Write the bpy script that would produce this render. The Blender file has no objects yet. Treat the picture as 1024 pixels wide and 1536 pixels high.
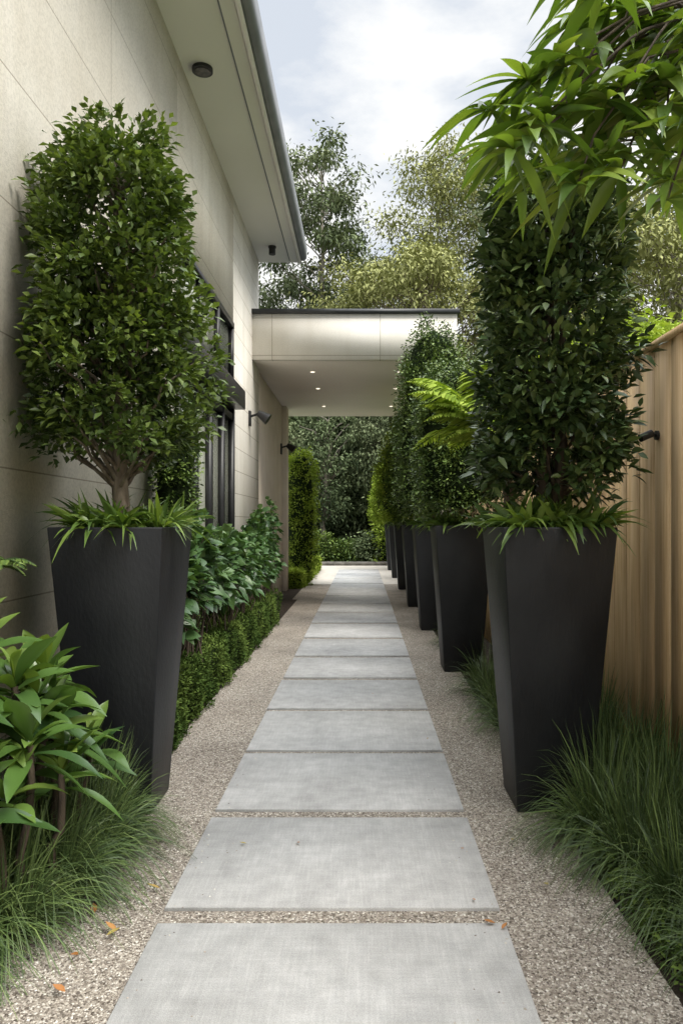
import bpy, math, numpy as np
from mathutils import Vector
S = bpy.context.scene
R = np.random.default_rng(7)

# ---------------------------------------------------------------- helpers
def link(o, parent=None):
    S.collection.objects.link(o)
    if parent is not None: o.parent = parent
    return o
def empty(name):
    return link(bpy.data.objects.new(name, None))
def qmesh(name, V, F, mat, parent=None, rnd=None, smooth=False):
    V = np.asarray(V, dtype=np.float32); F = np.asarray(F, dtype=np.int32)
    me = bpy.data.meshes.new(name)
    me.vertices.add(len(V)); me.vertices.foreach_set('co', V.ravel())
    k = F.shape[1]
    me.loops.add(F.size); me.loops.foreach_set('vertex_index', F.ravel())
    me.polygons.add(len(F)); me.polygons.foreach_set('loop_start', np.arange(0, F.size, k, dtype=np.int32))
    me.polygons.foreach_set('loop_total', np.full(len(F), k, dtype=np.int32))
    if smooth: me.polygons.foreach_set('use_smooth', np.ones(len(F), dtype=bool))
    me.update(calc_edges=True)
    if rnd is not None:
        a = me.attributes.new('rnd', 'FLOAT', 'POINT'); a.data.foreach_set('value', np.asarray(rnd, dtype=np.float32))
    me.materials.append(mat); me.validate()
    return link(bpy.data.objects.new(name, me), parent)
def box(name, x0, x1, y0, y1, z0, z1, mat, parent=None, bevel=0.0):
    V = [(x, y, z) for z in (z0, z1) for y in (y0, y1) for x in (x0, x1)]
    F = [(0,2,3,1),(4,5,7,6),(0,1,5,4),(2,6,7,3),(0,4,6,2),(1,3,7,5)]
    o = qmesh(name, V, F, mat, parent)
    if bevel:
        m = o.modifiers.new('b', 'BEVEL'); m.width = bevel; m.segments = 2; m.limit_method='ANGLE'
    return o
def norm(a): return a/np.maximum(np.linalg.norm(a, axis=-1, keepdims=True), 1e-9)

class Tubes:
    def __init__(s): s.V=[]; s.F=[]; s.n=0
    def add(s, pts, rad, sides=8):
        pts=np.array(pts,float); rad=np.array(rad,float); n=len(pts)
        t=norm(np.gradient(pts,axis=0)); ref=np.array([0.31,0.95,0.05])
        a=norm(np.cross(t,ref)); b=np.cross(t,a)
        ang=np.linspace(0,2*np.pi,sides,endpoint=False)
        V=pts[:,None]+rad[:,None,None]*(np.cos(ang)[None,:,None]*a[:,None]+np.sin(ang)[None,:,None]*b[:,None])
        s.V.append(V.reshape(-1,3))
        for i in range(n-1):
            for j in range(sides):
                k=(j+1)%sides
                s.F.append((s.n+i*sides+j,s.n+i*sides+k,s.n+(i+1)*sides+k,s.n+(i+1)*sides+j))
        s.n+=n*sides
    def limb(s, p0, p1, r0, r1, sag=0.1, seg=6, sides=8, wob=0.03):
        p0=np.array(p0,float); p1=np.array(p1,float); u=np.linspace(0,1,seg)[:,None]
        L=np.linalg.norm(p1-p0)
        p=p0+(p1-p0)*u; p[:,2]+=(sag*L*np.sin(np.pi*u[:,0]))
        w=R.normal(0,wob*L,(seg,3)); w[0]=0; w[-1]=0; p+=w
        s.add(p,r0+(r1-r0)*u[:,0],sides)
    def make(s,name,mat,parent): return qmesh(name,np.concatenate(s.V),s.F,mat,parent,smooth=True)

PROF = {3:[.06,1,.05],4:[.1,1,.75,.04],5:[.12,.85,1,.6,.03],6:[.8,1,.9,.7,.4,.05],7:[.15,.7,1,.95,.7,.35,.03]}
def leaves(name, P, D, L, W, mat, parent, K=3, droop=0.2, fold=0.25, rnd=None, cols=3, up=None, prof=None):
    n=len(P); P=np.asarray(P,float); D=norm(np.asarray(D,float))
    L=np.broadcast_to(np.asarray(L,float),(n,)); W=np.broadcast_to(np.asarray(W,float),(n,))
    droop=np.broadcast_to(np.asarray(droop,float),(n,))
    if up is None: up=norm(np.array([0,0,1.0])+R.normal(0,.45,(n,3)))
    s=norm(np.cross(D,up)); nn=np.cross(s,D)
    u=np.linspace(0,1,K); pr=np.array(prof if prof else PROF[K])*.5
    C=P[:,None]+D[:,None]*(L[:,None]*u)[:,:,None]
    C[:,:,2]-=droop[:,None]*L[:,None]*(u**2)[None]
    w=(W[:,None]*pr[None])[:,:,None]
    if cols==3:
        V=np.stack([C-s[:,None]*w+nn[:,None]*fold*w, C, C+s[:,None]*w+nn[:,None]*fold*w],axis=2)
    else:
        V=np.stack([C-s[:,None]*w, C+s[:,None]*w],axis=2)
    V=V.reshape(-1,3)
    base=[]
    for i in range(K-1):
        for c in range(cols-1):
            a=i*cols+c; base.append((a,a+1,a+cols+1,a+cols))
    base=np.array(base); F=(base[None]+(np.arange(n)*K*cols)[:,None,None]).reshape(-1,4)
    if rnd is None: rnd=R.random(n)
    return qmesh(name,V,F,mat,parent,rnd=np.repeat(np.clip(rnd,0,1),K*cols),smooth=(K>3))

# ---------------------------------------------------------------- materials
def mat_new(name):
    m=bpy.data.materials.new(name); m.use_nodes=True; nt=m.node_tree
    return m,nt,nt.nodes['Principled BSDF'],nt.nodes['Material Output']
def N(nt,t,**kw):
    n=nt.nodes.new(t)
    for k,v in kw.items(): setattr(n,k,v)
    return n
def ramp(nt,fac,stops):
    r=N(nt,'ShaderNodeValToRGB'); e=r.color_ramp.elements
    while len(e)<len(stops): e.new(.5)
    for i,(p,c) in enumerate(stops): e[i].position=p; e[i].color=(*c,1)
    nt.links.new(fac,r.inputs[0]); return r
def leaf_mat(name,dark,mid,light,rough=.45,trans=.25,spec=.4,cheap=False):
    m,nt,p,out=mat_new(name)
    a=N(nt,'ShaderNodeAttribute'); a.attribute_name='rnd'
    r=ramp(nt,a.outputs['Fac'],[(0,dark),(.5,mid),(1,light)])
    if cheap:
        nt.nodes.remove(p); p=N(nt,'ShaderNodeBsdfDiffuse'); nt.links.new(r.outputs[0],p.inputs[0]); nt.links.new(p.outputs[0],out.inputs[0])
    else:
        nt.links.new(r.outputs[0],p.inputs['Base Color']); p.inputs['Roughness'].default_value=rough
        p.inputs['Specular IOR Level'].default_value=spec
    if trans<=0: return m
    tr=N(nt,'ShaderNodeBsdfTranslucent')
    mx=N(nt,'ShaderNodeMixRGB',blend_type='MULTIPLY'); mx.inputs[0].default_value=1; mx.inputs[2].default_value=(1.3,1.35,.5,1)
    nt.links.new(r.outputs[0],mx.inputs[1]); nt.links.new(mx.outputs[0],tr.inputs[0])
    ms=N(nt,'ShaderNodeMixShader'); ms.inputs[0].default_value=trans
    nt.links.new(p.outputs[0],ms.inputs[1]); nt.links.new(tr.outputs[0],ms.inputs[2]); nt.links.new(ms.outputs[0],out.inputs[0])
    return m
def noisy(name,c1,c2,scale=8,rough=.7,bump=.1,detail=6,stretch=(1,1,1),dist=.01,spec=.4,bscale=None,mid=(.35,.65)):
    m,nt,p,out=mat_new(name)
    tc=N(nt,'ShaderNodeTexCoord'); mp=N(nt,'ShaderNodeMapping'); mp.inputs['Scale'].default_value=stretch
    nt.links.new(tc.outputs['Object'],mp.inputs[0])
    n=N(nt,'ShaderNodeTexNoise'); n.inputs['Scale'].default_value=scale; n.inputs['Detail'].default_value=detail
    nt.links.new(mp.outputs[0],n.inputs['Vector'])
    r=ramp(nt,n.outputs[0],[(mid[0],c1),(mid[1],c2)]); nt.links.new(r.outputs[0],p.inputs['Base Color'])
    p.inputs['Roughness'].default_value=rough; p.inputs['Specular IOR Level'].default_value=spec
    n2=N(nt,'ShaderNodeTexNoise'); n2.inputs['Scale'].default_value=bscale or scale*6; n2.inputs['Detail'].default_value=3
    nt.links.new(mp.outputs[0],n2.inputs['Vector'])
    b=N(nt,'ShaderNodeBump'); b.inputs['Strength'].default_value=bump; b.inputs['Distance'].default_value=dist
    nt.links.new(n2.outputs[0],b.inputs['Height']); nt.links.new(b.outputs[0],p.inputs['Normal'])
    m['_r']=r.name
    return m
def panel_mat(name,axis,c1,c2,bw=1.7,bh=.6,off=0.0,mortar=.006,shift=(0,0),rough=.8,bump=.25,mc=(.55,.52,.47,1),speck=.90):
    m=noisy(name,c1,c2,scale=2.2,rough=rough,bump=bump,dist=.004,bscale=160,spec=.25)
    nt=m.node_tree; p=nt.nodes['Principled BSDF']; r=nt.nodes[m['_r']]
    tc=N(nt,'ShaderNodeTexCoord'); sp=N(nt,'ShaderNodeSeparateXYZ'); nt.links.new(tc.outputs['Object'],sp.inputs[0])
    cb=N(nt,'ShaderNodeCombineXYZ'); nt.links.new(sp.outputs[axis],cb.inputs[0]); nt.links.new(sp.outputs[2],cb.inputs[1])
    mp=N(nt,'ShaderNodeMapping'); mp.inputs['Location'].default_value=(shift[0],shift[1],0); nt.links.new(cb.outputs[0],mp.inputs[0])
    br=N(nt,'ShaderNodeTexBrick'); br.offset=off; br.inputs['Scale'].default_value=1
    br.inputs['Brick Width'].default_value=bw; br.inputs['Row Height'].default_value=bh; br.inputs['Mortar Size'].default_value=mortar
    br.inputs['Mortar Smooth'].default_value=.1; br.inputs['Bias'].default_value=0
    br.inputs['Color1'].default_value=(1,1,1,1); br.inputs['Color2'].default_value=(.96,.96,.96,1); br.inputs['Mortar'].default_value=mc
    nt.links.new(mp.outputs[0],br.inputs[0])
    mp2=N(nt,'ShaderNodeMapping'); mp2.inputs['Scale'].default_value=(2.5,2.5,.35); nt.links.new(tc.outputs['Object'],mp2.inputs[0])
    ns=N(nt,'ShaderNodeTexNoise'); ns.inputs['Scale'].default_value=1.6; ns.inputs['Detail'].default_value=6; nt.links.new(mp2.outputs[0],ns.inputs['Vector'])
    rs=ramp(nt,ns.outputs[0],[(.3,(.92,.91,.89)),(.6,(1,1,1))])
    nf=N(nt,'ShaderNodeTexNoise'); nf.inputs['Scale'].default_value=70; nf.inputs['Detail'].default_value=3; nt.links.new(tc.outputs['Object'],nf.inputs['Vector'])
    rf_=ramp(nt,nf.outputs[0],[(.32,(speck,speck,speck-.01)),(.6,(1,1,1))])
    cur=r.outputs[0]
    for src in (br,rs,rf_):
        mx=N(nt,'ShaderNodeMixRGB',blend_type='MULTIPLY'); mx.inputs[0].default_value=1
        nt.links.new(cur,mx.inputs[1]); nt.links.new(src.outputs[0],mx.inputs[2]); cur=mx.outputs[0]
    nt.links.new(cur,p.inputs['Base Color'])
    return m

M_wall=panel_mat('cream_render',1,(.73,.68,.58),(.80,.755,.66),bw=3.1,bh=.62,shift=(-1.73+3.1,-.42),mortar=.004,bump=.7,speck=.84)
M_pier=panel_mat('stone_block',1,(.74,.705,.63),(.80,.77,.70),bw=1.7,bh=.3,shift=(0,0),mortar=.005)
M_fascia=panel_mat('stone_fascia',0,(.77,.74,.67),(.82,.79,.73),bw=1.62,bh=.56,shift=(1.35,-.01),mortar=.005)
M_wallshade=noisy('roof_shaded_render',(.62,.54,.44),(.68,.60,.50),scale=3,rough=.85,bump=.15,dist=.003)  # same wall under the portico; roof shade painted in as a warmer, darker beige
M_soffit=noisy('soffit_paint',(.79,.76,.71),(.82,.79,.74),scale=1.2,rough=.7,bump=.05)
M_ceil=noisy('ceiling_paint',(.75,.69,.62),(.79,.73,.66),scale=1.2,rough=.6,bump=.05)
M_gut=noisy('grey_gutter',(.13,.14,.15),(.18,.19,.2),scale=3,rough=.4,bump=.03)
M_cap=noisy('dark_metal_cap',(.03,.032,.035),(.045,.048,.05),scale=6,rough=.4,bump=.03)
M_blk=noisy('black_powdercoat',(.012,.012,.013),(.02,.02,.021),scale=10,rough=.4,bump=.05)
M_planter=noisy('charcoal_fibrestone',(.006,.007,.009),(.022,.0235,.026),scale=3.2,detail=9,rough=.5,bump=.55,dist=.003,bscale=60,stretch=(1,1,.5),mid=(.32,.72),spec=.4)
M_soil=noisy('soil',(.02,.014,.009),(.05,.036,.024),scale=30,rough=.95,bump=.8,dist=.02)
M_ground=noisy('ground_cover',(.035,.05,.018),(.08,.08,.04),scale=1.5,rough=.95,bump=.5,dist=.03)
M_bark=noisy('bark',(.11,.085,.06),(.24,.2,.15),scale=25,rough=.9,bump=.8,dist=.006,stretch=(1,1,.25))
M_barkd=noisy('dark_bark',(.045,.033,.024),(.11,.085,.06),scale=25,rough=.9,bump=.8,dist=.006,stretch=(1,1,.25))
M_gumbark=noisy('pale_gum_bark',(.16,.14,.11),(.32,.29,.24),scale=4,rough=.85,bump=.4,dist=.02,stretch=(1,1,.2))
M_stone=noisy('pale_paving',(.42,.39,.34),(.52,.48,.42),scale=6,rough=.85,bump=.3,dist=.003,bscale=150)
M_dstone=noisy('garden_edging_stone',(.09,.085,.075),(.19,.18,.16),scale=6,rough=.9,bump=.6,dist=.01)
M_core=noisy('shaded_inner_foliage',(.010,.018,.007),(.03,.048,.016),scale=25,rough=1,bump=1,dist=.03,spec=.1)  # filler mass inside dense foliage; its dark green has the interior shade painted in

M_glass,nt,p,o_=mat_new('window_glass'); p.inputs['Roughness'].default_value=.06; p.inputs['Specular IOR Level'].default_value=.9
n=N(nt,'ShaderNodeTexNoise'); n.inputs['Scale'].default_value=1.3; tc=N(nt,'ShaderNodeTexCoord'); nt.links.new(tc.outputs['Object'],n.inputs['Vector'])
r=ramp(nt,n.outputs[0],[(.3,(.26,.28,.22)),(.7,(.42,.43,.36))]); nt.links.new(r.outputs[0],p.inputs['Base Color'])
M_lamp,nt,p,o_=mat_new('lit_downlight'); p.inputs['Base Color'].default_value=(.9,.85,.75,1); p.inputs['Emission Color'].default_value=(1,.88,.7,1); p.inputs['Emission Strength'].default_value=1.6
M_lens=noisy('lamp_lens',(.05,.05,.05),(.12,.1,.1),scale=20,rough=.15,bump=0)

M_grav,nt,p,o_=mat_new('gravel')
tc=N(nt,'ShaderNodeTexCoord')
v=N(nt,'ShaderNodeTexVoronoi'); v.inputs['Scale'].default_value=135; nt.links.new(tc.outputs['Object'],v.inputs['Vector'])
sc=N(nt,'ShaderNodeSeparateColor'); nt.links.new(v.outputs['Color'],sc.inputs[0])
r=ramp(nt,sc.outputs[0],[(0,(.10,.083,.068)),(.25,(.25,.22,.185)),(.6,(.38,.34,.29)),(.88,(.50,.46,.40))])
r.color_ramp.elements.new(1.0).color=(.72,.69,.63,1)
ng=N(nt,'ShaderNodeTexNoise'); ng.inputs['Scale'].default_value=1.6; ng.inputs['Detail'].default_value=6; nt.links.new(tc.outputs['Object'],ng.inputs['Vector'])
rg=ramp(nt,ng.outputs[0],[(.3,(.72,.70,.68)),(.7,(1.0,.99,.97))])
mx=N(nt,'ShaderNodeMixRGB',blend_type='MULTIPLY'); mx.inputs[0].default_value=1
nt.links.new(r.outputs[0],mx.inputs[1]); nt.links.new(rg.outputs[0],mx.inputs[2]); nt.links.new(mx.outputs[0],p.inputs['Base Color'])
p.inputs['Roughness'].default_value=.9; p.inputs['Specular IOR Level'].default_value=.2
inv=N(nt,'ShaderNodeMath',operation='SUBTRACT'); inv.inputs[0].default_value=1; nt.links.new(v.outputs['Distance'],inv.inputs[1])
b=N(nt,'ShaderNodeBump'); b.inputs['Strength'].default_value=1; b.inputs['Distance'].default_value=.006
nt.links.new(inv.outputs[0],b.inputs['Height']); nt.links.new(b.outputs[0],p.inputs['Normal'])

M_slab,nt,p,o_=mat_new('concrete_slab')
tc=N(nt,'ShaderNodeTexCoord'); at=N(nt,'ShaderNodeAttribute'); at.attribute_name='rnd'
def nz(scale,st,det=5):
    mp=N(nt,'ShaderNodeMapping'); mp.inputs['Scale'].default_value=st; nt.links.new(tc.outputs['Object'],mp.inputs[0])
    q=N(nt,'ShaderNodeTexNoise'); q.inputs['Scale'].default_value=scale; q.inputs['Detail'].default_value=det; nt.links.new(mp.outputs[0],q.inputs['Vector']); return q
n1=nz(2.2,(1,1,1),9); n2=nz(120,(1,.06,1),2); n3=nz(120,(.06,1,1),2); n4=nz(300,(1,1,1),2); n5=nz(12,(1,1,1),7)
base=ramp(nt,n1.outputs[0],[(.3,(.375,.373,.362)),(.7,(.48,.477,.465))])
def mul(a,bn,amt):
    m=N(nt,'ShaderNodeMixRGB',blend_type='OVERLAY'); m.inputs[0].default_value=amt; nt.links.new(a,m.inputs[1]); nt.links.new(bn,m.inputs[2]); return m.outputs[0]
def hc(q,lo,hi): return ramp(nt,q.outputs[0],[(lo,(.25,.25,.25)),(hi,(.75,.75,.75))]).outputs[0]
c=mul(base.outputs[0],hc(n2,.45,.75),.12); c=mul(c,hc(n3,.45,.75),.08); c=mul(c,hc(n4,.3,.7),.35); c=mul(c,hc(n5,.3,.7),.22)
hv=N(nt,'ShaderNodeHueSaturation'); ma=N(nt,'ShaderNodeMath',operation='MULTIPLY_ADD'); ma.inputs[1].default_value=.12; ma.inputs[2].default_value=.94
nt.links.new(at.outputs['Fac'],ma.inputs[0]); nt.links.new(ma.outputs[0],hv.inputs['Value']); nt.links.new(c,hv.inputs['Color']); nt.links.new(hv.outputs[0],p.inputs['Base Color'])
p.inputs['Roughness'].default_value=.8; p.inputs['Specular IOR Level'].default_value=.25
b=N(nt,'ShaderNodeBump'); b.inputs['Strength'].default_value=.3; b.inputs['Distance'].default_value=.003
nt.links.new(n4.outputs[0],b.inputs['Height']); nt.links.new(b.outputs[0],p.inputs['Normal'])

M_wood,nt,p,o_=mat_new('fence_timber')
tc=N(nt,'ShaderNodeTexCoord'); at=N(nt,'ShaderNodeAttribute'); at.attribute_name='rnd'
mp=N(nt,'ShaderNodeMapping'); mp.inputs['Scale'].default_value=(1,14,.45); nt.links.new(tc.outputs['Object'],mp.inputs[0])
cbv=N(nt,'ShaderNodeCombineXYZ'); mm=N(nt,'ShaderNodeMath',operation='MULTIPLY'); mm.inputs[1].default_value=37; nt.links.new(at.outputs['Fac'],mm.inputs[0]); nt.links.new(mm.outputs[0],cbv.inputs[2]); nt.links.new(cbv.outputs[0],mp.inputs['Location'])
n1=N(nt,'ShaderNodeTexNoise'); n1.inputs['Scale'].default_value=4; n1.inputs['Detail'].default_value=6; n1.inputs['Distortion'].default_value=.6; nt.links.new(mp.outputs[0],n1.inputs['Vector'])
r=ramp(nt,n1.outputs[0],[(.3,(.56,.36,.175)),(.48,(.70,.485,.265)),(.7,(.78,.575,.345))])
hv=N(nt,'ShaderNodeHueSaturation'); ma=N(nt,'ShaderNodeMath',operation='MULTIPLY_ADD'); ma.inputs[1].default_value=.2; ma.inputs[2].default_value=.9
nt.links.new(at.outputs['Fac'],ma.inputs[0]); nt.links.new(ma.outputs[0],hv.inputs['Value']); nt.links.new(r.outputs[0],hv.inputs['Color']); nt.links.new(hv.outputs[0],p.inputs['Base Color'])
p.inputs['Roughness'].default_value=.6; p.inputs['Specular IOR Level'].default_value=.3
M_gap=noisy('shadow_gap',(.05,.035,.02),(.09,.06,.035),scale=20,rough=.9)

L_ficus=leaf_mat('ficus_leaves',(.028,.052,.015),(.08,.125,.03),(.20,.27,.06),rough=.42,trans=.2)
L_dark=leaf_mat('dark_glossy_leaves',(.02,.042,.017),(.056,.096,.03),(.15,.2,.055),rough=.38,trans=0)
L_topi=leaf_mat('topiary_leaves',(.03,.06,.016),(.08,.135,.028),(.19,.26,.055),trans=0,rough=.45)
L_lime=leaf_mat('lime_leaves',(.09,.145,.024),(.21,.29,.045),(.36,.44,.09),trans=.2,cheap=True)
L_box=leaf_mat('box_hedge_leaves',(.028,.055,.015),(.072,.115,.028),(.15,.21,.05),rough=.45,trans=0,cheap=True)
L_hyd=leaf_mat('broad_shrub_leaves',(.026,.06,.022),(.065,.13,.042),(.15,.23,.075),rough=.38,trans=.15)
L_strap=leaf_mat('strap_leaves',(.04,.085,.02),(.11,.185,.04),(.23,.32,.07),rough=.38,trans=.25)
L_brom=leaf_mat('broad_strap_leaves',(.035,.08,.025),(.09,.17,.038),(.24,.33,.07),rough=.3,trans=.22,spec=.55)
L_grass=leaf_mat('mondo_grass',(.03,.055,.02),(.075,.12,.036),(.17,.235,.07),rough=.45,trans=0)
L_over=leaf_mat('overhanging_leaves',(.055,.105,.022),(.12,.195,.033),(.25,.33,.06),rough=.35,trans=.33)
L_gum=leaf_mat('gum_leaves',(.08,.105,.055),(.155,.19,.10),(.27,.30,.17),trans=0,cheap=True)
L_olive=leaf_mat('olive_green_leaves',(.16,.17,.065),(.29,.305,.12),(.43,.44,.21),trans=0,cheap=True)
L_bg=leaf_mat('background_leaves',(.045,.065,.035),(.125,.165,.08),(.26,.31,.17),trans=0,cheap=True)
L_fall=leaf_mat('fallen_leaf',(.3,.12,.03),(.42,.19,.06),(.3,.28,.08),rough=.6,trans=.1)

# ---------------------------------------------------------------- ground
def sheet(name,x0,x1,y0,y1,z,mat): return qmesh(name,[(x0,y0,z),(x1,y0,z),(x1,y1,z),(x0,y1,z)],[(0,1,2,3)],mat)
sheet('ground',-250,250,-60,400,-.02,M_ground)
sheet('garden_bed_soil',-1.66,1.52,-3,25,-.008,M_soil)
sheet('gravel_path',-1.2,.93,-3,13.6,0,M_grav)
sheet('gravel_path',-1.3,1.3,13.6,17,.0,M_grav)
sheet('courtyard_paving',-3.5,1.3,17,24.6,.003,M_stone)
slabs=[(.6,2.55),(2.651,3.468),(3.565,4.438),(4.503,5.442),(5.52,6.525),(6.638,7.62),(7.74,8.85),(9.0,10.2),(10.36,11.5),(11.65,12.75),(12.85,14.2),(14.3,15.6),(15.7,17.0),(17.12,18.6),(18.72,20.4),(20.5,22.4)]
slabs=[(-1.4,-.45),(-.35,.5)]+slabs
V=[];F=[];rn=[]
for i,(a,b_) in enumerate(slabs):
    k=len(V); e=.004; z=.014
    x0,x1=-.712+R.normal(0,.002),.495+R.normal(0,.002)
    for (xx0,xx1,yy0,yy1,zz) in ((x0,x1,a,b_,-.03),(x0,x1,a,b_,z-e),(x0+e,x1-e,a+e,b_-e,z)):
        V+=[(xx0,yy0,zz),(xx1,yy0,zz),(xx1,yy1,zz),(xx0,yy1,zz)]
    for l in (0,4):
        for j in range(4): F.append((k+l+j,k+l+(j+1)%4,k+l+4+(j+1)%4,k+l+4+j))
    F.append((k+8,k+9,k+10,k+11)); rn+=[R.random()]*12
qmesh('stepping_slab_path',V,F,M_slab,rnd=rn)

n=34000
py=1.6+R.random(n)**1.6*6; px=np.where(R.random(n)<.5,R.uniform(-1.2,-.715,n),R.uniform(.5,.93,n))
gi=R.random(n)<.1
gaps=[(2.555,2.646),(3.472,3.561),(4.441,4.5),(5.445,5.517)]
gs=R.integers(0,4,n); gy=np.array([R.uniform(*gaps[g]) for g in gs]); py=np.where(gi,gy,py); px=np.where(gi,R.uniform(-.7,.48,n),px)
st=(R.random(n)<.006)&~gi; px=np.where(st,np.where(R.random(n)<.5,-.71+np.abs(R.normal(0,.1,n)),.49-np.abs(R.normal(0,.1,n))),px)
sz=R.uniform(.0022,.0048,n)
oc=np.array([(1,0,0),(0,1,0),(-1,0,0),(0,-1,0),(0,0,1)],float)
jit=R.uniform(.7,1.25,(n,5,3)); an=R.uniform(0,6.28,n)
vx=oc[None]*jit*sz[:,None,None]*np.array([1.3,1,.8]); ca,sa=np.cos(an)[:,None],np.sin(an)[:,None]
X=vx[:,:,0]*ca-vx[:,:,1]*sa; Y=vx[:,:,0]*sa+vx[:,:,1]*ca
VV=np.stack([X+px[:,None],Y+py[:,None],vx[:,:,2]+.001+np.where(st,.0135,0)[:,None]],2).reshape(-1,3)
FF=(np.array([(0,1,4),(1,2,4),(2,3,4),(3,0,4)])[None]+(np.arange(n)*5)[:,None,None]).reshape(-1,3)
M_peb,nt,p,o_=mat_new('pebble'); at=N(nt,'ShaderNodeAttribute'); at.attribute_name='rnd'
r=ramp(nt,at.outputs['Fac'],[(0,(.10,.083,.068)),(.4,(.29,.255,.215)),(.8,(.46,.42,.355)),(1,(.72,.69,.62))]); nt.links.new(r.outputs[0],p.inputs['Base Color']); p.inputs['Roughness'].default_value=.85
qmesh('loose_gravel',VV,FF,M_peb,rnd=np.repeat(R.random(n),5))

fl=[(370,1272),(445,1270),(640,1113),(770,1265),(708,1356),(742,1393),(752,1402),(107,1440),(98,1498),(175,1405),(160,1412),(142,1378),(240,1340),(815,1332),(690,1279),(560,1044)]
P=[];D=[]
for (x,y) in fl:
    d=y-786; P.append(((x-543)/d*1.4,1540/d,.02)); a=R.uniform(0,6.28); D.append((math.cos(a),math.sin(a),.06))
sc_=np.array([.6,.5,.4,.8,.55,.8,.6,1,1,1.2,.9,1.1,.9,.9,.5,.4])
leaves('fallen_leaves',np.array(P),np.array(D),R.uniform(.04,.055,len(P))*sc_,R.uniform(.016,.024,len(P))*sc_,L_fall,None,K=5,droop=-.25,fold=.6,up=np.tile([0,0,1.],(len(P),1)))

# ---------------------------------------------------------------- house
H=empty('modern_house')
XW=-1.65; WY=6.55
box('wall_near',XW-.3,XW,-5,WY,0,5.6,M_wall,H)
box('wall_above_window',XW-.3,XW,WY,9.4,3.97,5.6,M_wall,H)
box('wall_pier',XW-.3,XW,9.4,11.72,0,5.6,M_pier,H)
box('wall_under_roof',XW-.3,XW-.02,11.72,15.3,0,3.86,M_wallshade,H)
box('end_pier',XW-.3,XW+.07,15.3,15.75,0,3.86,M_wallshade,H)
box('wall_back',-8,XW-.3,11.42,11.72,0,5.6,M_wall,H)
box('wall_front',-8,XW-.3,-5,-4.7,0,5.6,M_wall,H)
box('roof_slab',-8.3,-1.02,-5.4,11.8,5.64,5.86,M_cap,H)
box('soffit',-8.3,-1.03,-5.4,11.78,5.6,5.637,M_soffit,H)
box('fascia',-1.02,-.985,-5.4,11.8,5.585,5.80,M_soffit,H)
prof=[(-.983,5.64),(-.93,5.64),(-.895,5.68),(-.885,5.84),(-.9,5.84),(-.91,5.69),(-.935,5.655),(-.983,5.655)]
V=[];F=[]
for y in (-5.4,11.82):
    for (x,z) in prof: V.append((x,y,z))
for j in range(8): F.append((j,(j+1)%8,8+(j+1)%8,8+j))
qmesh('gutter',V,F,M_gut,H)
box('soffit_shadow_line',-1.16,-1.148,-5.4,11.7,5.594,5.5995,M_gut,H)
def cyl(name,c,r,h,mat,parent,axis='Z',seg=24,r2=None):
    r2=r if r2 is None else r2; V=[];F=[]
    for i in range(seg):
        a=2*math.pi*i/seg
        V.append((r*math.cos(a),r*math.sin(a),-h/2))
    for i in range(seg):
        a=2*math.pi*i/seg
        V.append((r2*math.cos(a),r2*math.sin(a),h/2))
    me=bpy.data.meshes.new(name)
    F=[(i,(i+1)%seg,seg+(i+1)%seg,seg+i) for i in range(seg)]+[tuple(range(seg))[::-1],tuple(range(seg,2*seg))]
    me.from_pydata(V,[],F); me.materials.append(mat); o=link(bpy.data.objects.new(name,me),parent); o.location=c
    if isinstance(axis,(tuple,list)): o.rotation_euler=Vector(axis).to_track_quat('Z','Y').to_euler()
    return o
for (y,x) in ((6.76,-1.47),(3.2,-1.47)):
    cyl('downlight_ring',(x,y,5.585),.095,.03,M_blk,H); cyl('downlight_lens',(x,y,5.567),.07,.006,M_lens,H)
cyl('spot_base',(-1.36,11.1,5.59),.06,.02,M_blk,H); cyl('spot_body',(-1.36,11.1,5.53),.05,.1,M_blk,H)
XG=XW-.05
box('glass_upper',XG-.02,XG,WY,9.4,3.1,3.97,M_glass,H)
box('glass_door',XG-.02,XG,WY,9.4,.1,2.86,M_glass,H)
box('sill',XW-.3,XW-.02,WY,9.4,0,.1,M_blk,H)
box('door_canopy',XG-.03,XW+.16,WY-.1,9.38,2.86,3.1,M_blk,H,.01)
for y in (WY,7.5,8.42,9.34): box('mullion_upper',XG+.002,XG+.06,y,y+.06,3.1,3.90,M_blk,H)
box('frame_top',XG+.002,XG+.065,WY,9.4,3.90,3.968,M_blk,H)
for y in (WY,7.25,7.95,8.65,9.32): box('door_stile',XG+.002,XG+.07,y,y+.08,.1,2.86,M_blk,H)
for z in (.1,1.0,2.72): box('door_rail',XG+.002,XG+.06,WY+.08,9.32,z,z+.08,M_blk,H)
PO=empty('portico')
box('fascia_panel',-1.649,1.42,11.0,11.12,3.87,4.55,M_fascia,PO)
box('roof_body',-1.646,1.40,11.12,16.8,3.92,4.52,M_soffit,PO)
box('ceiling',-1.9,1.39,11.122,16.79,3.866,3.918,M_ceil,PO)
box('roof_cap',-1.648,1.46,10.96,16.85,4.555,4.62,M_cap,PO)
box('support_column',1.16,1.38,11.2,11.42,0,3.865,M_fascia,PO)
box('support_column',1.16,1.38,16.4,16.62,0,3.865,M_fascia,PO)
for y in (11.85,13.3,15.3):
    for x in (-.8,.6):
        cyl('downlight_trim',(x,y,3.862),.05,.01,M_soffit,PO); cyl('downlight',(x,y,3.853),.032,.008,M_lamp,PO)
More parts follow.
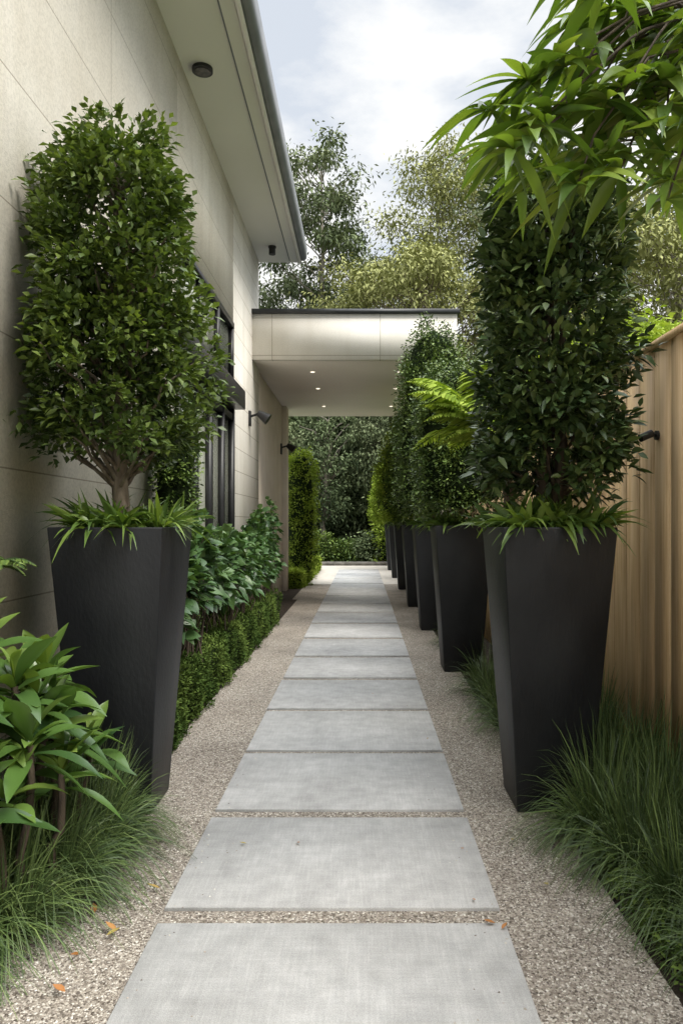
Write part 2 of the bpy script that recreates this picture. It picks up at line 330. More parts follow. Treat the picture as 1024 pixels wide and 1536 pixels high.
for (y,z,x) in ((10.7,2.95,XW),(15.05,2.95,XW-.02)):
    w=empty('wall_lamp')
    box('back_plate',x,x+.03,y-.05,y+.05,z-.12,z+.1,M_blk,w,.004)
    t=Tubes(); t.add([(x+.02,y,z+.02),(x+.12,y,z+.05)],[.018,.018]); t.make('arm',M_blk,w)
    cyl('shade',(x+.21,y-.02,z+.02),.085,.18,M_blk,w,axis=(-.75,0,.5),r2=.045)

# ---------------------------------------------------------------- fence
V=[];F=[];rn=[]; y=-2.0; bx=[(0,2,3,1),(4,5,7,6),(0,1,5,4),(2,6,7,3),(0,4,6,2),(1,3,7,5)]
while y<25:
    w=.19; dx=R.normal(0,.0012); k=len(V)
    V+=[(xx,yy,zz) for zz in (0,2.3) for yy in (y,y+w) for xx in (1.5+dx,1.522+dx)]
    F+=[tuple(k+q for q in f) for f in bx]; rn+=[R.random()]*8; y+=w+.009
fe=empty('timber_fence')
qmesh('boards',V,F,M_wood,fe,rnd=rn)
box('top_rail',1.485,1.56,-2,25,2.303,2.335,M_wood,fe)
box('backing',1.510,1.5125,-2,25,0.01,2.29,M_gap,fe)
for z in (.4,1.2,2.0): box('back_rail',1.528,1.57,-2,25,z,z+.09,M_wood,fe)
fl_=empty('fence_light')
cyl('mount',(1.492,3.72,1.85),.024,.014,M_blk,fl_,axis=(1,0,0)); 
t=Tubes(); t.add([(1.49,3.72,1.85),(1.45,3.71,1.852)],[.01,.01]); t.make('stem',M_blk,fl_)
cyl('head',(1.43,3.70,1.845),.02,.07,M_blk,fl_,axis=(-.85,-.2,-.35))

# ---------------------------------------------------------------- planters
def planter(cx,cy,h=1.385,t=(.268,.3),b_=(.175,.17)):
    o=empty('tapered_planter'); V=[]
    def ring(hx,hy,z): V.extend([(cx-hx,cy-hy,z),(cx+hx,cy-hy,z),(cx+hx,cy+hy,z),(cx-hx,cy+hy,z)])
    ring(b_[0],b_[1],.004); ring(t[0],t[1],h); ring(t[0]-.028,t[1]-.028,h); ring(t[0]-.04,t[1]-.04,h-.12)
    F=[]
    for l in (0,4,8):
        for j in range(4): F.append((l+j,l+(j+1)%4,l+4+(j+1)%4,l+4+j))
    F.append((3,2,1,0))
    s=qmesh('shell',V,F,M_planter,o); m=s.modifiers.new('b','BEVEL'); m.width=.007; m.segments=2; m.limit_method='ANGLE'; m.angle_limit=math.radians(25)
    k=.045
    qmesh('soil',[(cx-t[0]+k,cy-t[1]+k,h-.05),(cx+t[0]-k,cy-t[1]+k,h-.05),(cx+t[0]-k,cy+t[1]-k,h-.05),(cx-t[0]+k,cy+t[1]-k,h-.05)],[(0,1,2,3)],M_soil,o)
    return o
PR=[(.925,3.72),(.95,7.1),(.95,9.8),(.95,12.5),(.95,15.8),(.95,19.1),(.95,22.3)]
planter(-1.19,3.69)
for c in PR: planter(*c)

def strap_plant(cx,cy,z,n,L=(.14,.3),W=(.016,.03),sx=.22,sy=.24,mat=L_strap,name='strap_leaf_plant',up=.8):
    ng=max(8,n//14); gc=np.stack([cx+R.uniform(-sx,sx,ng),cy+R.uniform(-sy,sy,ng),np.full(ng,z)],1)
    gi=R.integers(0,ng,n); P=gc[gi]+R.normal(0,.015,(n,3))*[1,1,.5]
    off=gc[gi]-np.array([cx,cy,z]); a=R.uniform(0,6.28,n)
    D=norm(off*2.2+np.stack([np.cos(a),np.sin(a),np.zeros(n)],1)*.7*R.uniform(.3,1.2,n)[:,None]+[0,0,up])
    leaves(name,P,D,R.uniform(*L,n),R.uniform(*W,n),mat,None,K=7,droop=R.uniform(.2,.95,n),fold=.5,rnd=R.beta(2,2,n))
strap_plant(-1.19,3.69,1.36,520,L=(.16,.36),W=(.018,.034))
strap_plant(.925,3.72,1.36,420,L=(.17,.34),W=(.026,.05))
for c in PR[1:]: strap_plant(c[0],c[1],1.36,200,L=(.18,.34),W=(.028,.05))

# ---------------------------------------------------------------- foliage generators
def lump(th,h,k=5,seed=0):
    q=np.random.default_rng(seed); s=np.zeros_like(th)
    for i in range(k):
        s+=q.uniform(.4,1)*np.sin((i%4+1)*th+q.uniform(3,9)*h*(1+i*.4)+q.uniform(0,6.28))
    return s/k
def column_crown(name,cx,cy,z0,z1,rf,nclump,nleaf,L,W,mat,parent,seed,sig=.05,rough=.14,inner=.35,K=3,core=None,outw=.6,fold=.25,shoots=0,cols=3):
    q=np.random.default_rng(seed)
    u=q.random(nclump*6); keep=q.random(len(u))<np.array([rf(x) for x in u])/max(rf(x) for x in np.linspace(0,1,40)); u=u[keep][:nclump]
    m=len(u); th=q.uniform(0,2*np.pi,m)
    rr=np.array([rf(x) for x in u])*(1+rough*2*lump(th,u,6,seed)+q.normal(0,rough*.35,m))
    s=inner+(1-inner)*q.random(m)**.45
    C=np.stack([cx+rr*s*np.cos(th),cy+rr*s*np.sin(th),z0+(z1-z0)*u+q.normal(0,.02,m)],1)
    ctone=q.random(m)
    n=m*nleaf; idx=np.repeat(np.arange(m),nleaf)
    off=np.clip(q.normal(0,sig,(n,3)),-2*sig,2*sig)*[1,1,.9]
    P=C[idx]+off
    out=np.stack([np.cos(th),np.sin(th),np.zeros(m)],1)[idx]
    D=norm(outw*out+norm(off)*.6+q.normal(0,.45,(n,3))+[0,0,.25])
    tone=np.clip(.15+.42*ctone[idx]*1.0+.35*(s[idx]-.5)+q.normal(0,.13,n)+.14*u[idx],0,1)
    if shoots:
        k=shoots; us=q.random(k)**.8*.97; ths=q.uniform(0,2*np.pi,k); rs=np.array([rf(x) for x in us])*(1+rough*2*lump(ths,us,6,seed))
        b0=np.stack([cx+rs*np.cos(ths)*.95,cy+rs*np.sin(ths)*.95,z0+(z1-z0)*us],1)
        dd=norm(np.stack([np.cos(ths)*.7,np.sin(ths)*.7,.4+us*.6],1)+q.normal(0,.2,(k,3))); ln=q.uniform(.04,.10,k)
        j=9; tt=np.tile(np.linspace(.1,1,j),k); ii=np.repeat(np.arange(k),j)
        P=np.concatenate([P,b0[ii]+dd[ii]*(ln[ii]*tt)[:,None]]); D=np.concatenate([D,norm(dd[ii]*.8+q.normal(0,.6,(k*j,3)))])
        tone=np.concatenate([tone,np.clip(.65+q.normal(0,.15,k*j),0,1)]); n=len(P)
    leaves(name,P,D,q.uniform(.7,1.3,n)*L,q.uniform(.75,1.25,n)*W,mat,parent,K=K,droop=.2,rnd=tone,fold=fold,cols=cols)
    if core:
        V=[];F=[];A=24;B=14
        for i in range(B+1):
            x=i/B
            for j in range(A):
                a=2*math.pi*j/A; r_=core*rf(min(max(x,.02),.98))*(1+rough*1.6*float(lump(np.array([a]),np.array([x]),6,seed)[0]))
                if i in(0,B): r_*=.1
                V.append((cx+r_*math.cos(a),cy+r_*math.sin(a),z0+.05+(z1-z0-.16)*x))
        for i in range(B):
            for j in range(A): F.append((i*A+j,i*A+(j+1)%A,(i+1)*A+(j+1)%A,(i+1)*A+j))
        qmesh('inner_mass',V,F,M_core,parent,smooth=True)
    return C
def interp(pts):
    xs=[p[0] for p in pts]; ys=[p[1] for p in pts]
    return lambda x: float(np.interp(x,xs,ys))

T=empty('potted_ficus_tree')
rf=interp([(0,.30),(.06,.41),(.2,.42),(.4,.385),(.6,.365),(.8,.34),(.91,.27),(1,.12)])
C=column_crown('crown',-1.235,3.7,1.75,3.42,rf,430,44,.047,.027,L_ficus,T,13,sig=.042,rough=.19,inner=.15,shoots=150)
tb=Tubes(); tb.add([(-1.22,3.69,1.3),(-1.21,3.69,1.5),(-1.225,3.7,1.66),(-1.21,3.7,2.0),(-1.23,3.7,2.6),(-1.22,3.7,3.25)],[.05,.042,.038,.032,.024,.008],12)
for c in C[::5]:
    zs=min(max(1.56,c[2]-.1-.7*math.hypot(c[0]+1.22,c[1]-3.7)),3.1); tb.limb((-1.22,3.7,zs),c,.013,.004,sag=.04,sides=6)
tb.make('trunk',M_bark,T)

T=empty('potted_evergreen_tree')
rf=interp([(0,.24),(.06,.35),(.2,.36),(.45,.32),(.75,.30),(.92,.30),(.98,.22),(1,.08)])
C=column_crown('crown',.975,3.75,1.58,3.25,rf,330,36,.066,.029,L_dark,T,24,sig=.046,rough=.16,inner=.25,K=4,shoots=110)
tb=Tubes(); 
for k in range(3):
    a=k*2.1; tb.limb((.955+.03*math.cos(a),3.73+.03*math.sin(a),1.3),(.975+.05*math.cos(a),3.75+.05*math.sin(a),3.0),.032,.01,sag=0,wob=.012,seg=8)
for c in C[::6]:
    tb.limb((.975,3.75,max(1.5,c[2]-.25)),c,.011,.004,sag=.05,sides=6)
tb.make('trunk',M_barkd,T)

def topiary(c,z1,rmax,mat,seed,rf=None,n=300,L=.04,name='topiary_tree',rough=.05):
    T=empty(name); cx,cy=c
    rf=rf or interp([(0,.75*rmax),(.12,rmax),(.6,.98*rmax),(.8,.85*rmax),(.92,.62*rmax),(1,.28*rmax)])
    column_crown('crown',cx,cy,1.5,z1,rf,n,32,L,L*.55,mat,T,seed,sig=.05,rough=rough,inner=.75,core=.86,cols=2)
    tb=Tubes(); tb.add([(cx,cy,1.3),(cx+.01,cy,1.6),(cx,cy,2.0)],[.035,.03,.02]); tb.make('trunk',M_bark,T)
topiary(PR[1],3.0,.43,L_topi,31,n=500,L=.036,rough=.07)
topiary(PR[2],4.1,.47,L_topi,32,n=580,L=.04,rough=.08)
topiary(PR[3],3.45,.5,L_box,33,n=420,L=.048)
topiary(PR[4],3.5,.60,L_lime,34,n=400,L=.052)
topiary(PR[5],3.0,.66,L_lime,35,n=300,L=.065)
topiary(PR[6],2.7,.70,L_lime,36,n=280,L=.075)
def fern(name,c,n,L,mat,up=.6,nl=26,wf=.2,pend=.75):
    P=[];D=[];Ls=[];tb=Tubes()
    for i in range(n):
        a=i*6.283/n+R.uniform(0,.5); l=L*R.uniform(.7,1.15); d=np.array([math.cos(a),math.sin(a),0])
        pts=[]; upi=up*R.uniform(.6,1.4)
        for k in range(nl):
            u=k/(nl-1); p=np.array(c)+d*l*u+np.array([0,0,upi*l*u-pend*l*u*u]); pts.append(p)
            if k>3:
                s=np.cross(d,[0,0,1]); 
                for sg in (-1,1):
                    P.append(p); D.append(s*sg+d*.6-[0,0,.15]); Ls.append(l*.24*math.sin(math.pi*min(1,.12+u*.9))+.01)
        tb.add(pts[::3],[.004]*len(pts[::3]),5)
    e=empty(name); Ls=np.array(Ls)
    leaves('fronds',np.array(P),np.array(D),Ls,Ls*wf+.003,mat,e,K=4,droop=.25,rnd=R.beta(3,2,len(P)))
    tb.make('stems',mat,e); return e
e=fern('tree_fern',(1.0,5.35,2.0),34,.72,L_lime,wf=.28,up=1.1,nl=32,pend=.8)
tb=Tubes(); tb.limb((1.08,5.35,0),(1.0,5.35,2.01),.05,.04,sag=0,wob=.01); tb.make('trunk',M_barkd,e)
fern('garden_fern',(-1.54,3.05,1.22),11,.2,L_topi)

T=empty('climbing_ivy_column')
column_crown('foliage',-1.46,5.7,.0,2.35,lambda u:.15,240,30,.035,.022,L_topi,T,41,sig=.03,rough=.05,inner=.7,core=.85,cols=2)
T=empty('columnar_hedge_tree')
column_crown('foliage',-1.42,16.9,.1,3.15,interp([(0,.3),(.5,.38),(.9,.3),(1,.1)]),360,28,.06,.032,L_lime,T,42,sig=.06,rough=.08,inner=.65,core=.8,cols=2)
tb=Tubes(); tb.add([(-1.42,16.9,0),(-1.42,16.9,.6)],[.05,.04]); tb.make('trunk',M_bark,T)

def box_hedge(name,x0,x1,y0,y1,h,n,L,mat,seed,nearbias=1.0):
    q=np.random.default_rng(seed); T=empty(name)
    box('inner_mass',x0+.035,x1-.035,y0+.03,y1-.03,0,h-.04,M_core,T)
    y=y0+(y1-y0)*q.random(n)**nearbias; f=q.random(n)
    A=h/(h+ (x1-x0)); side=f<A*.9; endf=(q.random(n)<.06)
    x=np.where(side,x1+q.normal(0,.014,n),q.uniform(x0,x1,n)); z=np.where(side,q.uniform(.0,h,n),h+q.normal(0,.016,n))
    x=np.where(endf,q.uniform(x0,x1,n),x); z=np.where(endf,q.uniform(0,h,n),z); y=np.where(endf,y0+q.normal(0,.01,n),y)
    wob=.022*np.sin(y*7+z*9)+.018*np.sin(y*17+x*21)
    x=np.where(side,x+wob,x); z=np.where(side,z,z+wob)
    D=np.stack([np.where(side,.6,0),np.where(endf,-.6,0),np.where(side,.45,.8)],1)+q.normal(0,.5,(n,3))
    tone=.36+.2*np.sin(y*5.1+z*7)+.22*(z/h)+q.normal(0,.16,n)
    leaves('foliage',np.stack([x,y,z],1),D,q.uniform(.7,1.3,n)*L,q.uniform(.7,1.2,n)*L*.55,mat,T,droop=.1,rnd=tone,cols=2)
box_hedge('box_hedge',-1.6,-1.2,4.35,10.6,.42,38000,.026,L_box,51,1.5)
box_hedge('box_hedge',-1.78,-1.3,15.9,22.5,.36,12000,.055,L_lime,52)

def shrub_row(name,boxes,L,mat,seed):
    q=np.random.default_rng(seed); T=empty(name); P=[];D=[];t=[];tb=Tubes()
    for (cx,cy,cz,rx,ry,rz,n) in boxes:
        v=norm(q.normal(0,1,(n,3))); v[:,2]=np.where(v[:,2]<-.35,-v[:,2],v[:,2]); s=.55+.45*q.random(n)**.5
        s=s*(1+.12*np.sin(v[:,0]*5+cx*9)+.12*np.sin(v[:,2]*6+cy*5))
        p=np.array([cx,cy,cz])+v*s[:,None]*[rx,ry,rz]; P.append(p)
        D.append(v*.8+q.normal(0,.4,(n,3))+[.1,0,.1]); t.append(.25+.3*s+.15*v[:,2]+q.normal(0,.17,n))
        for k in range(7):
            e=p[q.integers(0,n)]; tb.limb((cx,cy,.05),e,.01,.004,sides=5)
    P=np.concatenate(P);D=np.concatenate(D);t=np.concatenate(t)-.12
    m=P[:,0]>-1.64; P,D,t=P[m],D[m],t[m]; n=len(P)
    l=q.uniform(.65,1.2,n)*L
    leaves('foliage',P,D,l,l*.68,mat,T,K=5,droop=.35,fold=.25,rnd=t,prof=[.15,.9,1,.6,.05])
    tb.make('stems',M_barkd,T)
bl=[]
for i in range(12):
    y=4.75+i*.5; bl.append((-1.36+R.normal(0,.03),y,.84+R.normal(0,.05),.25,.36,.46+R.normal(0,.06),320))
bl.append((-1.3,9.4,1.25,.17,.25,.32,160)); bl.append((-1.32,10.3,1.3,.16,.22,.4,140)); bl.append((-1.3,5.6,1.15,.2,.3,.3,160))
shrub_row('broad_leaf_shrub',bl,.105,L_hyd,61)

T=empty('broad_leaf_bromeliad'); P=[];D=[];Ls=[];Ws=[];tb=Tubes(); tn=[]
for (cx,cy,cz,n,l) in [(-1.24,2.62,.82,20,.29),(-1.14,2.52,.64,20,.27),(-1.34,2.42,.74,19,.29),(-1.28,2.95,.78,20,.30),(-1.18,2.80,.62,18,.27),(-1.09,2.66,.50,16,.24),(-1.42,2.7,.92,18,.29),(-1.42,2.35,.86,16,.28),(-1.24,2.3,.53,16,.26),(-1.34,3.1,.62,18,.3),(-1.12,3.0,.48,15,.25),(-1.2,2.45,.47,14,.24),(-1.2,2.7,.72,16,.26),(-1.3,2.55,.66,16,.26)]:
    tb.limb((cx-.05,cy+.05,0),(cx,cy,cz),.018,.012,sag=0,sides=7)
    for i in range(n):
        a=i*2.4+R.normal(0,.25); e=.05+1.3*(i/n)+R.normal(0,.14)
        P.append((cx,cy,cz-.06+.10*i/n)); D.append((math.cos(a)*math.cos(e),math.sin(a)*math.cos(e),math.sin(e))); q=l*R.uniform(.65,1.12)
        Ls.append(q);Ws.append(q*R.uniform(.22,.3)); tn.append(.25+.5*i/n+R.normal(0,.18))
leaves('leaves',np.array(P),np.array(D),np.array(Ls),np.array(Ws),L_brom,T,K=9,droop=R.uniform(.1,.6,len(P)),fold=.4,rnd=np.array(tn),up=np.tile([0,0,1.],(len(P),1))+R.normal(0,.2,(len(P),3)),prof=[.22,.4,.68,.9,1,.98,.8,.45,.03])
tb.make('stalks',M_barkd,T)

def tufts(name,cs,nb,mat=L_grass,seed=1):
    q=np.random.default_rng(seed); P=[];D=[];L=[];dr=[];t=[]
    for (x,y,h) in cs:
        n=int(nb*(h/.5)); a=q.uniform(0,6.28,n); r_=.07*np.sqrt(q.random(n)); 
        P.append(np.stack([x+r_*np.cos(a),y+r_*np.sin(a),np.zeros(n)],1))
        sp=q.uniform(.08,1.15,n); a2=a+q.normal(0,.35,n)
        lock=q.uniform(-1,1,9)[(a/6.2832*9).astype(int)%9]; a2=a2+lock*.6
        D.append(np.stack([np.cos(a2)*sp,np.sin(a2)*sp,np.ones(n)],1)); l=h*q.uniform(.85,1.75,n); L.append(l); dr.append(.18+sp*q.uniform(.7,1.1,n)); t.append(q.beta(2,2.4,n)+.15*q.random()-.05)
    P=np.concatenate(P);D=np.concatenate(D);L=np.concatenate(L);dr=np.concatenate(dr);t=np.concatenate(t)
    leaves(name,P,D,L,q.uniform(.0035,.0065,len(P)),mat,None,K=6,droop=dr,cols=2,rnd=t)
lc=[(-1.36,1.75,.34),(-1.5,1.95,.4),(-1.33,2.05,.38),(-1.48,2.25,.46),(-1.33,2.32,.42),(-1.22,2.5,.42),(-1.38,2.6,.48),(-1.17,2.75,.45),(-1.32,2.9,.52),(-1.14,3.02,.48),(-1.3,3.2,.5),(-1.5,2.9,.5),(-1.15,3.3,.4),(-1.5,1.6,.38)]
tufts('mondo_grass',lc,900,seed=71)
rc=[(1.26,1.95,.34),(1.40,2.1,.42),(1.2,2.3,.38),(1.38,2.45,.46),(1.16,2.62,.42),(1.34,2.75,.48),(1.12,2.95,.46),(1.32,3.1,.5),(1.06,3.25,.48),(1.38,3.4,.52),(1.2,3.5,.5),(1.38,3.75,.52),(1.3,4.1,.52),(1.4,4.4,.5),(1.4,1.75,.38)]
tufts('mondo_grass',rc,900,seed=72)
mc=[(1.0,5.0,.42),(1.02,5.35,.43),(1.0,5.75,.42),(1.03,6.15,.42),(1.25,5.2,.5),(1.3,5.8,.5),(1.05,4.6,.38),(1.05,8.2,.4),(1.1,8.6,.42),(1.1,10.9,.4)]
tufts('mondo_grass',mc,420,seed=73)
n=9000; y=1.4+3.4*R.random(n); sd=R.random(n)<.6
x=np.where(sd,.945+np.abs(R.normal(0,.14,n)),-1.16-np.abs(R.normal(0,.12,n)))
leaves('ground_cover_plants',np.stack([x,y,R.uniform(.0,.09,n)],1),R.normal(0,.6,(n,3))+[0,0,.5],R.uniform(.015,.03,n),R.uniform(.01,.018,n),L_box,None,rnd=R.beta(2,2,n))

# ---------------------------------------------------------------- overhanging tree (right)
T=empty('overhanging_tree'); tb=Tubes(); P=[];D=[];Ls=[];tn=[]
tb.limb((2.1,2.5,0),(2.0,2.5,2.6),.09,.07,sag=0,wob=.01); tb.limb((2.0,2.5,2.55),(1.9,2.6,4.2),.07,.02,sag=0,wob=.02)
main=[((2.0,2.5,2.5),(1.15,2.3,3.05)),((1.98,2.5,2.8),(1.1,2.6,3.3)),((2.0,2.5,2.3),(1.25,2.7,2.75)),((1.95,2.5,3.0),(.9,2.1,3.35))]
for a,b_ in main: tb.limb(a,b_,.018,.009,sag=.08,seg=8)
wh=[(735,165),(790,120),(770,225),(850,175),(820,265),(900,105),(880,225),(955,165),(930,255),(1000,110),(985,225),(870,30),(940,40),(1010,20),(1040,190),(1060,90),(845,100),(910,150),(800,190),(1080,0),(960,-40),(880,-60),(1040,270),(1000,300),(745,215),(865,280),(960,90),(1000,160),(1030,-20),(900,-20),(820,150),(780,255),(985,60),(915,10),(1050,40)]
for (x,y) in wh:
    Y=R.uniform(2.0,2.65); c=np.array([(x-543)/1100*Y,Y,1.4+(786-y)/1100*Y])
    ends=np.array([m[1] for m in main]); e=ends[np.argmin(np.linalg.norm(ends-c,axis=1))]
    tb.limb(e,c,.006,.003,sag=.1,sides=6); dirn=norm(c-e)
    for k in range(3):
        cc=c-dirn*(.07*k)*min(1,np.linalg.norm(c-e)/.2); nl=[9,6,5][k]
        for i in range(nl):
            a=i*6.283/nl+R.uniform(0,1); v=np.array([math.cos(a)+dirn[0]*.7-.15,math.sin(a)+dirn[1]*.5,R.uniform(-.35,.3)])
            P.append(cc); D.append(v); Ls.append(R.uniform(.11,.22)); tn.append(R.beta(2,2))
Ls=np.array(Ls)
leaves('leaves',np.array(P),np.array(D),Ls,Ls*R.uniform(.17,.25,len(Ls)),L_over,T,K=9,droop=R.uniform(.2,.75,len(Ls)),fold=.35,rnd=np.array(tn),up=np.tile([0,0,1.],(len(P),1))+R.normal(0,.3,(len(P),3)),prof=[.1,.45,.8,1,.98,.82,.58,.3,.02])
n=1200; q=R.normal(0,1,(n,3))*[.3,.5,.3]+[2.3,2.6,4.0]
leaves('upper_leaves',q,R.normal(0,.7,(n,3))-[0,0,.2],R.uniform(.12,.2,n),R.uniform(.025,.04,n),L_over,T,K=4,droop=.3)
tb.make('branches',M_barkd,T)

# ---------------------------------------------------------------- background trees
def tree(name,base,h,z0,rx,ry,mat,bark,seed,ncl=70,nl=180,sig=.45,L=.2,W=.08,trunk=.2,droop=.3,flat=.7,hollow=.3,fork=.45):
    q=np.random.default_rng(seed); T=empty(name); tb=Tubes(); b=np.array([base[0],base[1],0.])
    top=b+[q.normal(0,.4),q.normal(0,.4),h*.92]
    u=np.linspace(0,1,9)[:,None]; tp=b+(top-b)*u; tp[1:-1]+=q.normal(0,h*.012,(7,3))*[1,1,.2]
    tb.add(tp,trunk*(1-.85*u[:,0]),8)
    v=norm(q.normal(0,1,(ncl,3))); s=hollow+(1-hollow)*q.random(ncl)**.5
    C=b+[0,0,(h+z0)/2]+v*s[:,None]*[rx,ry,(h-z0)/2]
    for c in C:
        zz=max(h*fork*.6,min(c[2]-np.hypot(c[0]-b[0],c[1]-b[1])*.9,h*.88)); k=zz/(h*.92); p0=b+(top-b)*k
        tb.limb(p0,c,max(.03,trunk*.35*(1-k)),.015,sag=.03,sides=5,seg=5,wob=.04)
    idx=np.repeat(np.arange(ncl),nl); n=len(idx); cs=q.uniform(.6,1.25,ncl)
    off=q.normal(0,sig,(n,3))*[1,1,flat]*cs[idx][:,None]
    P=C[idx]+off; D=norm(off)*.5+q.normal(0,.6,(n,3))-[0,0,droop]
    ct=q.random(ncl)
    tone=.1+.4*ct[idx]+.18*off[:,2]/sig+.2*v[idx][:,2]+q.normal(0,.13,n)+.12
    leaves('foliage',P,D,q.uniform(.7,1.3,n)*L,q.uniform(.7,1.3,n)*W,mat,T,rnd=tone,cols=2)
    tb.make('trunk',bark,T)
tree('gum_tree',(-1.9,30),17.6,9.5,1.9,2.0,L_gum,M_gumbark,81,ncl=46,nl=230,sig=.38,L=.19,W=.08,hollow=.35,fork=.6,flat=.6)
tree('gum_tree',(-3.2,32),13,5.5,2.0,2.2,L_gum,M_gumbark,82,ncl=40,nl=200,sig=.45)
tree('gum_tree',(.6,36),15.5,8,2.2,2.2,L_gum,M_gumbark,83,ncl=50,nl=230,sig=.5)
tree('gum_tree',(4.2,36),20,11,3.2,3,L_olive,M_gumbark,84,ncl=74,nl=230,sig=.5,L=.22)
tree('broad_crowned_tree',(1.9,29),12.2,6,3.7,3,L_olive,M_bark,85,ncl=170,nl=220,sig=.42,L=.17,hollow=.6,flat=.6)
tree('gum_tree',(7.6,33),19,7,3.2,3,L_gum,M_gumbark,86,ncl=80,nl=180,sig=.6)
tree('gum_tree',(7.3,17),9.8,3.0,2.4,2.2,L_olive,M_gumbark,87,ncl=90,nl=220,sig=.34,L=.15,W=.06)
tree('gum_tree',(5.2,20),9,2.5,2.0,2.2,L_gum,M_gumbark,88,ncl=80,nl=180,sig=.36,L=.16,W=.065)
tree('neighbouring_shrub_tree',(3.3,8.2),3.9,1.6,1.0,1.3,L_lime,M_bark,89,ncl=60,nl=180,sig=.16,L=.1,W=.04,trunk=.05)
tree('neighbouring_shrub_tree',(3.6,12),4.6,1.5,1.2,1.5,L_lime,M_bark,90,ncl=50,nl=160,sig=.2,L=.12,W=.05,trunk=.06)

T=empty('background_foliage'); q=np.random.default_rng(91); ncl=380
cx=q.uniform(-9,6,ncl); cz=q.random(ncl)**.9*7; cy=29+q.uniform(0,2.5,ncl)
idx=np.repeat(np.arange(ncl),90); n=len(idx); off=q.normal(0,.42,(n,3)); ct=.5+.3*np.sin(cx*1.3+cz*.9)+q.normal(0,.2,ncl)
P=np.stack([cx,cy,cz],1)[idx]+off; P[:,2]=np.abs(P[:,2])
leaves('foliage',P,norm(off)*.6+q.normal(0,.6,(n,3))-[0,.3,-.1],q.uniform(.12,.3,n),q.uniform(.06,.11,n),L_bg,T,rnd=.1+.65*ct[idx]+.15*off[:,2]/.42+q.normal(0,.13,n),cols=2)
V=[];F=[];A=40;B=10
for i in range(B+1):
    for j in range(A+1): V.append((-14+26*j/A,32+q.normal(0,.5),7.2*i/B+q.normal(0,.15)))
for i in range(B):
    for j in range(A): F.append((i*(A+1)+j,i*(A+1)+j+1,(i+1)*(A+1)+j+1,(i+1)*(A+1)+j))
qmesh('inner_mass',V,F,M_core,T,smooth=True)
tree('olive_tree',(-1.5,27.4),6.2,1.6,1.3,1.0,L_bg,M_gumbark,191,ncl=64,nl=140,sig=.26,L=.13,W=.055,trunk=.12,fork=.3)
tree('olive_tree',(.75,27.8),6.4,1.9,1.2,1.0,L_gum,M_barkd,192,ncl=60,nl=140,sig=.26,L=.13,W=.055,trunk=.10,fork=.3)
tree('olive_tree',(-3.2,27.0),5.6,.9,1.2,1.0,L_gum,M_bark,193,ncl=60,nl=140,sig=.26,L=.13,W=.055,trunk=.1,fork=.3)
for i,(x,y,h,r_,m) in enumerate([(-2.3,25.6,1.5,.55,L_bg),(-1.45,25.7,1.0,.45,L_topi),(.95,25.5,2.0,.55,L_lime),(.2,25.7,1.0,.45,L_bg),(-.6,25.9,.8,.5,L_topi),(1.9,26.2,2.6,.6,L_lime)]):
    T=empty('courtyard_shrub'); column_crown('foliage',x,y,0,h,interp([(0,.8*r_),(.5,r_),(.85,.7*r_),(1,.25*r_)]),110,26,.11,.055,m,T,95+i,sig=.12,inner=.4,core=.7,cols=2)
box('low_stone_edging',-3.5,1.4,24.6,24.8,0,.13,M_dstone)
tree('gum_tree',(-8,36),16,4,3.5,3,L_gum,M_gumbark,97,ncl=50,nl=110,sig=.6,L=.3,W=.12)
tree('gum_tree',(13,30),15,3,4,3,L_gum,M_gumbark,98,ncl=60,nl=110,sig=.6,L=.3,W=.12)

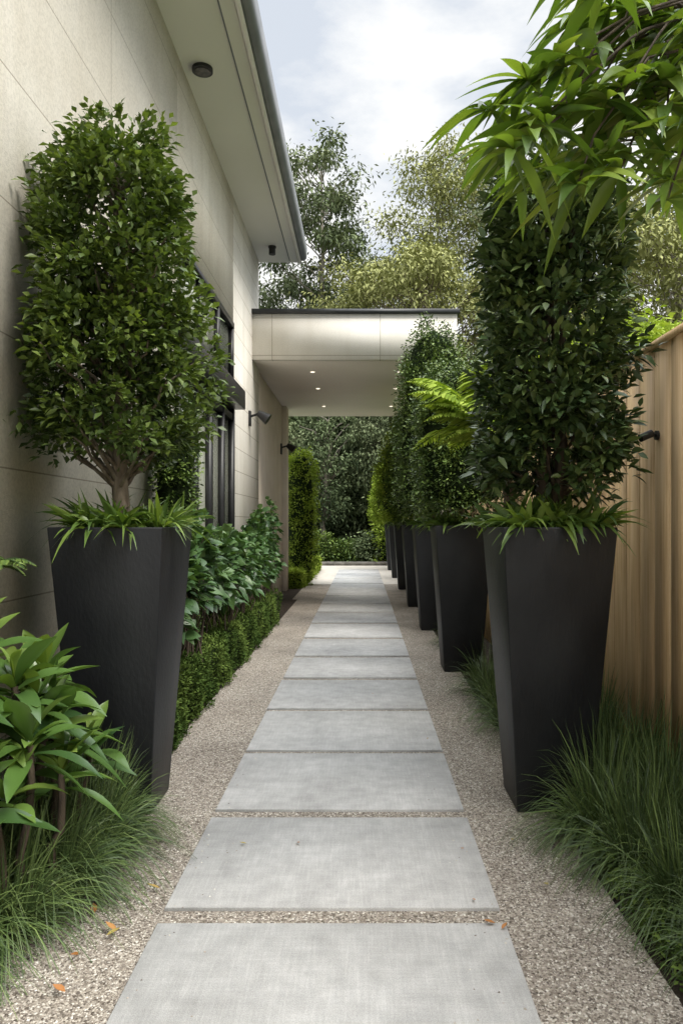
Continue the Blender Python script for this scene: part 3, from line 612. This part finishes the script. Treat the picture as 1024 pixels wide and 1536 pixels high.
# ---------------------------------------------------------------- light / sky
elev=math.radians(54); az=math.radians(126)
sd=Vector((math.sin(az)*math.cos(elev),math.cos(az)*math.cos(elev),math.sin(elev)))
sl=bpy.data.lights.new('sun','SUN'); sl.energy=3.6; sl.angle=math.radians(26); sl.color=(1,.94,.85)
so=link(bpy.data.objects.new('sun',sl)); so.rotation_euler=sd.to_track_quat('Z','Y').to_euler(); so.location=(5,-8,15)
w=bpy.data.worlds.new('World'); S.world=w; w.use_nodes=True; nt=w.node_tree; bg=nt.nodes['Background']
sky=N(nt,'ShaderNodeTexSky',sky_type='NISHITA'); sky.sun_disc=False; sky.sun_elevation=elev; sky.sun_rotation=az
tc=N(nt,'ShaderNodeTexCoord'); mp=N(nt,'ShaderNodeMapping'); mp.inputs['Scale'].default_value=(1,1,2.2); nt.links.new(tc.outputs['Generated'],mp.inputs[0])
cn=N(nt,'ShaderNodeTexNoise'); cn.inputs['Scale'].default_value=3.4; cn.inputs['Detail'].default_value=9; cn.inputs['Roughness'].default_value=.55; nt.links.new(mp.outputs[0],cn.inputs['Vector'])
cr=ramp(nt,cn.outputs[0],[(.42,(.0,.0,.0)),(.58,(1,1,1))])
sp=N(nt,'ShaderNodeSeparateXYZ'); nt.links.new(tc.outputs['Generated'],sp.inputs[0])
mr=N(nt,'ShaderNodeMapRange'); mr.inputs['From Min'].default_value=.58; mr.inputs['From Max'].default_value=1; mr.inputs['To Min'].default_value=1; mr.inputs['To Max'].default_value=6
nt.links.new(sp.outputs[2],mr.inputs['Value'])
lo=N(nt,'ShaderNodeMixRGB'); lo.inputs[0].default_value=.82; nt.links.new(sky.outputs[0],lo.inputs[1]); lo.inputs[2].default_value=(5.5,5.85,6.3,1)
mx=N(nt,'ShaderNodeMixRGB'); nt.links.new(cr.outputs[0],mx.inputs[0]); nt.links.new(lo.outputs[0],mx.inputs[1]); mx.inputs[2].default_value=(7.3,7.3,7.2,1)
vm=N(nt,'ShaderNodeVectorMath',operation='SCALE'); nt.links.new(mx.outputs[0],vm.inputs[0]); nt.links.new(mr.outputs[0],vm.inputs['Scale'])
nt.links.new(vm.outputs[0],bg.inputs[0]); bg.inputs[1].default_value=.15

# ---------------------------------------------------------------- camera
cam=bpy.data.cameras.new('camera'); co=link(bpy.data.objects.new('camera',cam)); S.camera=co
co.location=(0,0,1.4); co.rotation_euler=(math.radians(90),0,0)
cam.sensor_fit='VERTICAL'; cam.sensor_height=36; cam.sensor_width=24; cam.lens=1100/1536*36
cam.shift_x=-31/1536; cam.shift_y=18/1536; cam.clip_end=1000; cam.clip_start=.05
S.view_settings.view_transform='Standard'; S.view_settings.look='None'; S.view_settings.exposure=0
